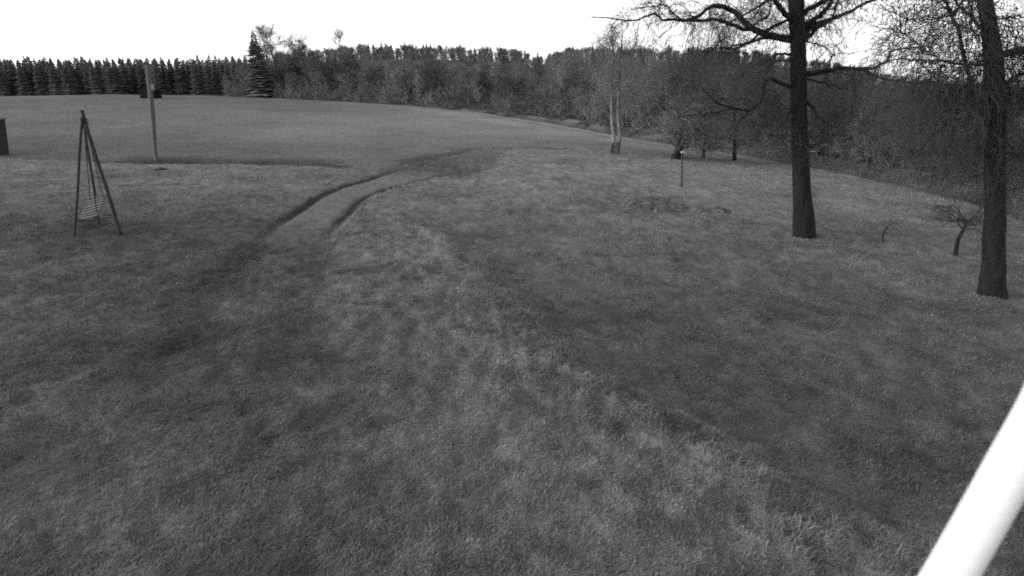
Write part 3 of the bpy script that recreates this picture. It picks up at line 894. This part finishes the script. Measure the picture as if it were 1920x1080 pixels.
hero_tree('bare_tree', 'large bare dark-barked tree with flared base near the right edge', (1860, 552), T2, L2, 8, 8, 460, 2700, 7500, .20)

# ------------------------------------------------------------------ bare wood trees (a few shapes, then copies)
def wood_tree_meshes(seed, h=12.0, spread=1.0, limbs=22, n1=260, n2=1500, tw='wood_twig', bark='wood_bark', tr=.16, rt=.019, low=.18, updir=.9):
    rng = np.random.default_rng(seed)
    K = 16
    lean = rng.normal(0, .05, 2)
    zz = np.linspace(-.3, h * .93, K)
    P = np.stack([lean[0] * zz + .12 * np.cumsum(rng.normal(0, .6, K)), lean[1] * zz + .12 * np.cumsum(rng.normal(0, .6, K)), zz], 1)
    P[:2, :2] = 0
    trunk = MB().tube(P, np.linspace(tr, .025, K), 8, .1)
    q = rng.uniform(low, .95, limbs); pi = q * (K - 1); k = np.minimum(pi.astype(int), K - 2); f = (pi - k)[:, None]
    p = P[k] * (1 - f) + P[k + 1] * f
    u = np.arange(limbs) * 2.399 + rng.uniform(-.5, .5, limbs)
    d = np.stack([np.cos(u) * spread, np.sin(u) * spread, rng.uniform(.5, 1.2, limbs) * updir], 1)
    Ls = h * (.36 * (1.12 - q) + .10) * rng.uniform(.7, 1.2, limbs)
    Lb = grow(p, d, Ls, 8, -.05, .13, rng)
    cm = MB().strands(Lb, taper(limbs, 8, .055 * (1.3 - q), .016), 4)
    p, d, i, t = sample_on(Lb, n1, rng, .15, 1)
    A = grow(p, side_dir(d, rng, 1.0) + [0, 0, .35], rng.uniform(.6, 1.9, n1) * h / 12, 6, .0, .2, rng)
    cm.strands(A, taper(n1, 6, rt * 1.5, rt * .8), 3)
    p, d, i, t = sample_on(A, n2, rng, .1, 1)
    B = grow(p, side_dir(d, rng, 1.0) + [0, 0, .2], rng.uniform(.4, 1.2, n2) * h / 12, 4, .04, .22, rng)
    cm.strands(B, taper(n2, 4, rt * .9, rt * .5), 3)
    return trunk.mesh('wood_trunk', bark), cm.mesh('wood_crown', tw)

def place_tree(meshes, name, label, cat, loc, scale, rz, group):
    r = thing(name, label, cat, loc, group)
    r.rotation_euler = (0, 0, rz); r.scale = (scale[0], scale[0], scale[1])
    link('trunk', meshes[0], r); link('crown', meshes[1], r)
    return r

TV = [wood_tree_meshes(100 + i, tw=('light_wood_twig', 'wood_twig', 'dark_wood_twig')[i % 3], bark=('pale_bark' if i in (3,) else 'wood_bark'), spread=(.75, 1, .6, .55, 1.1, .8)[i], low=(.18, .12, .25, .35, .15, .1)[i]) for i in range(6)]

TVR = [TV[2], TV[5]]
HV = [wood_tree_meshes(160 + i, tw=('wood_twig', 'dark_wood_twig', 'light_wood_twig')[i], spread=.5, limbs=44, n1=420, n2=2600, rt=.026, low=.03, updir=1.5) for i in range(3)]
DV = [wood_tree_meshes(140 + i, tw='light_wood_twig', spread=1.0, limbs=30, n1=420, n2=2400, rt=.013, low=.3) for i in range(2)]

def edge_px(px):
    i = np.interp(px, [-700, -300, 0, 200, 400, 600, 750, 900, 1020, 1130, 1250, 1370, 1480, 1590, 1700, 1810, 1920], np.arange(17))
    return np.array([np.interp(i, np.arange(len(EDGE)), EDGE[:, c]) for c in range(3)])

def z_at_py(py, Y): return H - Y * ratio(py)
def x_at_px(px, py, Y): return (px - 960) / FPX * scl(py, Y)

def tree_to_top(meshes, name, label, cat, px, top_py, Y, group, hnom=12.0, wf=1.0, max_h=26):
    x = x_at_px(px, top_py, Y); z0 = gz(x, Y)
    h = min(max(z_at_py(top_py, Y) - z0, 1.2), max_h)
    s = h / hnom
    return place_tree(meshes, name, label, cat, (x, Y, z0 - .15), (s * wf, s), random.uniform(0, 6.28), group)

SKYT = np.array([(-50, 108), (0, 107), (440, 105), (460, 104), (520, 97), (600, 90), (640, 84), (700, 82), (850, 83), (960, 90), (1000, 99), (1040, 96), (1060, 87),
                 (1200, 88), (1330, 88), (1450, 95), (1540, 113), (1620, 128), (1700, 145), (1800, 152), (2000, 155)], float)
def sky_top(px): return float(np.interp(px, SKYT[:, 0], SKYT[:, 1]))

# front row along the edge of the wood
GRP_F = 'bare trees along the near edge of the wood'
LAB_F = 'bare grey tree in the front row of the wood beyond the field'
px = 430.0
while px < 2060:
    e = edge_px(min(px, 1920)); s = random.uniform(3.5, 9)
    Y = e[1] * (1 + s / 60) + s * .5
    epy = 540 + FPX * math.tan(math.atan((H - e[2]) / e[1]) - PITCH)
    top = sky_top(px) + random.uniform(.25, .65) * max(epy - sky_top(px) - 10, 20) * (.35 if px < 700 else .8 if px < 1250 else .6)
    tree_to_top(random.choice(TV if px < 1250 else TVR), 'wood_tree', LAB_F, 'tree', px, top, Y, GRP_F, wf=random.uniform(.9, 1.25))
    px += random.uniform(9, 21) if px < 1000 else random.uniform(14, 30)
# rows behind it, down in the gully and up the slope
GRP_M = 'bare trees deeper in the wood'
LAB_M = 'bare grey tree deeper in the wood, showing above the front row'
for row, (f0, f1, k) in enumerate(((1.15, 1.35, .30), (1.4, 1.8, .14), (1.8, 2.4, .05))):
    px = 440.0 + row * 5 if row < 2 else 1000.0
    while px < 2020:
        e = edge_px(min(px, 1920)); Y = min(e[1] * random.uniform(f0, f1), 190)
        if px > 1300: Y *= 1.25
        epy = 540 + FPX * math.tan(math.atan((H - e[2]) / e[1]) - PITCH)
        top = sky_top(px) + 3 + random.uniform(.2, 1.2) * k * max(epy - sky_top(px), 30)
        tree_to_top(random.choice(TV if px < 1250 else TVR), 'wood_tree', LAB_M, 'tree', px, top, Y, GRP_M, wf=random.uniform(.9, 1.4))
        px += random.uniform(16, 30) if px < 760 else random.uniform(26, 46)
# low undergrowth
SV = [wood_tree_meshes(200 + i, h=3.0, spread=1.3, limbs=26, n1=160, n2=420, tr=.035, rt=.011, low=.02, updir=.8, tw=('wood_twig', 'light_wood_twig')[i % 2]) for i in range(3)]
px = 430.0
while px < 2000:
    e = edge_px(min(px, 1920)); Y = e[1] + random.uniform(4, 8)
    x = x_at_px(px, 180, Y) if px < 900 else e[0] / e[1] * Y + random.uniform(-.5, .5)
    s = random.uniform(.7, 1.3)
    place_tree(random.choice(SV), 'shrub', 'low twiggy shrub at the foot of the wood edge', 'shrub', (x, Y, gz(x, Y) - .1), (s, s), random.uniform(0, 6.28), 'shrubs at the foot of the wood')
    if px < 820:
        Y2 = e[1] + random.uniform(10, 18); x2 = x_at_px(px + 6, 180, Y2); s2 = random.uniform(1.4, 2.4)
        place_tree(random.choice(SV), 'shrub', 'low twiggy shrub at the foot of the wood edge', 'shrub', (x2, Y2, gz(x2, Y2) - .1), (s2 * 1.3, s2), random.uniform(0, 6.28), 'shrubs at the foot of the wood')
    px += random.uniform(8, 15) if px < 820 else random.uniform(14, 30)

# ------------------------------------------------------------------ spruces
def spruce_meshes(seed, h=14.0, wid=2.1, whorls=34):
    rng = np.random.default_rng(seed)
    tr = MB().tube(np.array([(0, 0, -.4), (0, 0, h * .5), (0, 0, h)]), np.array([.16, .1, .015]), 7)
    V, T = [], []; n = 0
    for w in range(whorls):
        t = w / (whorls - 1); z = h * (.04 + .95 * t)
        R = wid * (1 - t) ** .68 * (1 + rng.uniform(-.15, .15)) + .10
        nb = 9 if t < .7 else 6
        off = rng.uniform(0, 6.28)
        for k in range(nb):
            a = off + k * 2 * math.pi / nb + rng.uniform(-.25, .25); r = R * rng.uniform(.72, 1.18)
            d = np.array([math.cos(a), math.sin(a), 0]); s = np.array([-d[1], d[0], 0]); up = np.array([0, 0, 1.])
            zb = z + rng.uniform(-.15, .15)
            wd = .34 * r + .08
            b0 = np.array([0, 0, zb + .12]); m = d * r * .55 + up * (zb - .10 * r); tip = d * r + up * (zb - .22 * r - .05 + .25 * t)
            V += [b0, m + s * wd - up * .12, m + up * .10, m - s * wd - up * .12, tip, m - up * (.25 + .2 * (1 - t))]
            T += [[n, n + 1, n + 2], [n, n + 2, n + 3], [n + 2, n + 1, n + 4], [n + 3, n + 2, n + 4], [n, n + 5, n + 4]]
            n += 6
    V += [np.array([.07, 0, h * .96]), np.array([-.05, .06, h * .96]), np.array([-.05, -.06, h * .96]), np.array([0, 0, h * 1.03])]
    T += [[n, n + 1, n + 3], [n + 1, n + 2, n + 3], [n + 2, n, n + 3]]
    return tr.mesh('spruce_trunk', 'wood_bark'), MB().add(np.array(V), T=np.array(T)).mesh('spruce_crown', 'spruce', False)
SPV = [spruce_meshes(300 + i, wid=(2.3, 1.9, 2.6, 2.0, 2.2)[i]) for i in range(5)]
px = -40.0
for row, (Y0, Y1, step, dt) in enumerate(((163, 172, 12, 6), (175, 190, 11, 3), (192, 215, 12, 0))):
    px = -60.0
    while px < 470 + row * 20:
        Y = random.uniform(Y0, Y1)
        top = sky_top(px) + dt + random.choice([0, 1, 2, 3, -2, -4, 1]) + random.uniform(-2, 2)
        tree_to_top(random.choice(SPV), 'spruce_tree', 'dark spruce in the dense wall of conifers beyond the left field crest', 'tree', px, top, Y, 'spruces beyond the left field crest', 14.0, random.uniform(1.3, 1.75))
        px += step * random.uniform(.6, 1.4)
# spruces and bare trees along the skyline of the hill
px = 690.0
while px < 1960:
    Y = random.uniform(219, 236)
    if random.random() < .5:
        tree_to_top(random.choice(SPV), 'hill_spruce', 'small distant spruce on the skyline of the wooded hill', 'tree', px, sky_top(px) + random.uniform(-7 if px < 1250 else -9, 1), Y, 'spruces on the hill skyline', 14.0, random.uniform(.85, 1.2))
    px += random.uniform(4.5, 10)
px = 520.0
while px < 1960:
    Y = random.uniform(222, 234)
    tree_to_top(random.choice(HV), 'hill_tree', 'distant bare tree high on the wooded hill', 'tree', px, sky_top(px) + random.uniform(1, 10), Y, 'bare trees high on the hill', 12.0, random.uniform(1.0, 1.4))
    px += random.uniform(10, 17)
# the closed wood on the far slope: one mass, no single tree can be told from the next
def far_wood():
    rng = np.random.default_rng(77); mb = MB(); Vs = []; Qs = []
    px = 500.0
    for row, (Ya, Yb, ta, tb, step) in enumerate(((182, 196, 3, 10, 11), (150, 178, 10, 24, 13))):
        px = 500.0
        while px < 1980:
            Y = rng.uniform(Ya, Yb); top = sky_top(px) + rng.uniform(ta, tb)
            x = x_at_px(px, top, Y); z0 = gz(x, Y); h = max(z_at_py(top, Y) - z0, 2.5)
            n0, n1, n2 = 14, 70, 330
            P = grow(np.array([[x, Y, z0 - .2]]), np.array([[rng.normal(0, .05), rng.normal(0, .05), 1.]]), [h * .95], 6, 0, .05, rng)
            mb.strands(P, taper(1, 6, .12, .03), 4)
            p, d, i, t = sample_on(P, n0, rng, .03, .95); u = rng.uniform(0, 6.28, n0)
            A = grow(p, np.stack([np.cos(u) * .6, np.sin(u) * .6, rng.uniform(.6, 1.5, n0)], 1), h * (.6 - .38 * t), 5, 0, .12, rng); mb.strands(A, taper(n0, 5, .05, .02), 3)
            p, d, i, t = sample_on(A, n1, rng, .1, 1); B = grow(p, side_dir(d, rng, 1.2) + [0, 0, .5], h * rng.uniform(.08, .2, n1), 4, 0, .18, rng); mb.strands(B, taper(n1, 4, .035, .02), 3)
            p, d, i, t = sample_on(B, n2, rng, .1, 1); C = grow(p, side_dir(d, rng, 1.2) + [0, 0, .4], h * rng.uniform(.05, .13, n2), 2, 0, .18, rng); mb.strands(C, taper(n2, 2, .032, .018), 3)
            px += step * rng.uniform(.6, 1.4)
    o = link('far_wood', mb.mesh('far_wood', 'wood_twig'))
    o['kind'] = 'stuff'; o['label'] = 'closed bare wood covering the far slope below the skyline'; o['category'] = 'wood'
far_wood()
# single trees that stand above the skyline
tree_to_top(SPV[2], 'tall_spruce', 'tall lone spruce rising above the wood left of the bare crown', 'tree', 473, 56, 145, None, 14.0, 1.5, 40)
tree_to_top(DV[0], 'tall_bare_tree', 'broadest bare crown rising above the wood right of the lone spruce', 'tree', 522, 52, 150, None, 12.0, 1.5, 40)
tree_to_top(DV[1], 'tall_bare_tree', 'lower bare crown squeezed between the lone spruce and the broadest crown', 'tree', 497, 66, 156, None, 12.0, 1.2, 40)
tree_to_top(DV[1], 'tall_bare_tree', 'bare crown on the right flank of the broadest crown above the wood', 'tree', 543, 66, 158, None, 12.0, 1.2, 40)
tree_to_top(TV[2], 'tall_bare_tree', 'thin sparse bare crown above the wood between the broadest and the rounded one', 'tree', 566, 64, 155, None, 12.0, 1.0, 40)
tree_to_top(DV[0], 'tall_bare_tree', 'small rounded bare crown standing alone above the wood skyline', 'tree', 625, 57, 150, None, 12.0, .8, 40)

# ------------------------------------------------------------------ birch pair, leaning bush and small trees on the lawn
def birch_pair():
    rng = np.random.default_rng(5)
    b = ground_at(1152, 287); Y = b[1]
    r = thing('birch_tree', 'twin-stemmed white-barked birch at the margin of the field', 'tree', b)
    st = []
    for pts in ([(1144, 292, 10), (1147, 275, 8.5), (1151, 258, 7), (1148, 235, 6.5), (1147, 200, 5.5), (1147, 150, 4), (1150, 110, 2.5), (1146, 60, 1)],
                [(1156, 293, 10.5), (1158, 275, 9), (1162, 255, 8), (1159, 225, 6), (1159, 190, 5.5), (1161, 150, 4), (1164, 105, 2.5), (1168, 52, 1)]):
        P = resample(np.array([np.append(at(x, y, Y) - b, w / 2 / FPX * scl(y, Y)) for x, y, w in pts]), 40)
        dark = MB().tube(P[:9, :3], P[:9, 3] * 1.06, 12, .18); link('trunk_base', dark.mesh('birch_base', 'wood_bark'), r)
        m = MB().tube(P[8:26, :3], P[8:26, 3], 12, .12); link('trunk', m.mesh('birch_trunk', 'birch_bark'), r)
        m = MB().tube(P[25:, :3], P[25:, 3], 10, .12); link('upper_stem', m.mesh('birch_upper', 'wood_bark'), r)
        st.append(P[:, :3])
    S = np.array(st); mb = MB(); n0 = 46
    p, d, i, t = sample_on(S, n0, rng, .42, 1.0)
    u = rng.uniform(0, 6.28, n0)
    A = grow(p, np.stack([np.cos(u), np.sin(u), rng.uniform(.8, 1.6, n0)], 1), (1.25 - t) * 3.0 + .5, 9, .02, .1, rng)
    mb.strands(A, taper(n0, 9, .024, .008), 5)
    n1 = 420; p, d, i, t = sample_on(A, n1, rng, .2, 1)
    B = grow(p, side_dir(d, rng, .8), rng.uniform(.4, 1.3, n1), 6, .06, .2, rng); mb.strands(B, taper(n1, 6, .010, .005), 3)
    n2 = 2200; p, d, i, t = sample_on(B, n2, rng, .2, 1)
    C = grow(p, side_dir(d, rng, .6), rng.uniform(.4, 1.5, n2), 6, .28, .14, rng); mb.strands(C, taper(n2, 6, .0055, .003), 3)
    c = link('crown', mb.mesh('birch_crown', 'wood_twig'), r); c['kind'] = 'stuff'
birch_pair()

def small_tree(name, label, cat, base_px, stem, seed, nl, ll, n1, n2, tw, up=.8, t0=.35, droop=.0, tk=1.0):
    rng = np.random.default_rng(seed)
    b = ground_at(*base_px); Y = b[1]
    r = thing(name, label, cat, b)
    P = resample(np.array([np.append(at(x, y, Y) - b, w / 2 / FPX * scl(y, Y)) for x, y, w in stem]), 16)
    link('trunk', MB().tube(P[:, :3], P[:, 3], 10, .2, seed=seed).mesh('small_trunk', 'bark'), r)
    mb = MB(); p, d, i, t = sample_on(P[None, :, :3], nl, rng, t0, 1.0)
    u = rng.uniform(0, 6.28, nl)
    A = grow(p, np.stack([np.cos(u), np.sin(u), rng.uniform(.1, 1.4, nl) * up], 1), ll * rng.uniform(.6, 1.2, nl), 9, droop, .16, rng)
    mb.strands(A, taper(nl, 9, P[-1, 3] * .8, .005), 5)
    p, d, i, t = sample_on(A, n1, rng, .15, 1); B = grow(p, side_dir(d, rng, .9), ll * rng.uniform(.2, .6, n1), 6, droop + .03, .2, rng); mb.strands(B, taper(n1, 6, .007 * tk, .004 * tk), 3)
    if n2:
        p, d, i, t = sample_on(B, n2, rng, .1, 1); C = grow(p, side_dir(d, rng, .9), ll * rng.uniform(.12, .35, n2), 5, .05, .2, rng); mb.strands(C, taper(n2, 5, .005 * tk, .003 * tk), 3)
    c = link('crown', mb.mesh('small_crown', tw), r); c['kind'] = 'stuff'
small_tree('leaning_bush', 'bushy bare small tree with a thick leaning dark trunk behind the stake', 'tree', (1268, 297), [(1266, 302, 20), (1270, 288, 16), (1276, 270, 13), (1280, 250, 9), (1280, 225, 6)], 21, 40, 2.7, 420, 1900, 'wood_twig', .9, .25, .0, 1.7)
small_tree('slender_tree', 'slender bare tree at the field margin right of the leaning bush', 'tree', (1376, 301), [(1377, 306, 8), (1377, 285, 7), (1378, 255, 5), (1376, 215, 3)], 22, 24, 2.0, 220, 900, 'wood_twig', 1.1, .3, .0, 1.6)
small_tree('slender_tree', 'thin low bare tree between the leaning bush and the slender tree', 'tree', (1318, 297), [(1318, 302, 7), (1319, 285, 6), (1322, 262, 4), (1322, 235, 2)], 23, 22, 1.8, 200, 800, 'wood_twig', 1.1, .2, .0, 1.6)
small_tree('curved_sapling', 'small curved sapling just left of the right-edge tree trunk', 'sapling', (1792, 478), [(1791, 484, 9), (1793, 466, 6.5), (1798, 445, 6), (1808, 428, 5.5), (1814, 412, 4)], 24, 15, .95, 80, 200, 'twig', 1.1, .7, .0, 1.15)
small_tree('bent_seedling', 'tiny bent sapling in the grass between the two big trees', 'sapling', (1655, 455), [(1655, 458, 3), (1656, 440, 2.6), (1662, 428, 2.2), (1670, 420, 1.6)], 25, 7, .4, 14, 0, 'twig', .8, .6)
print('OBJECTS', len(bpy.data.objects))
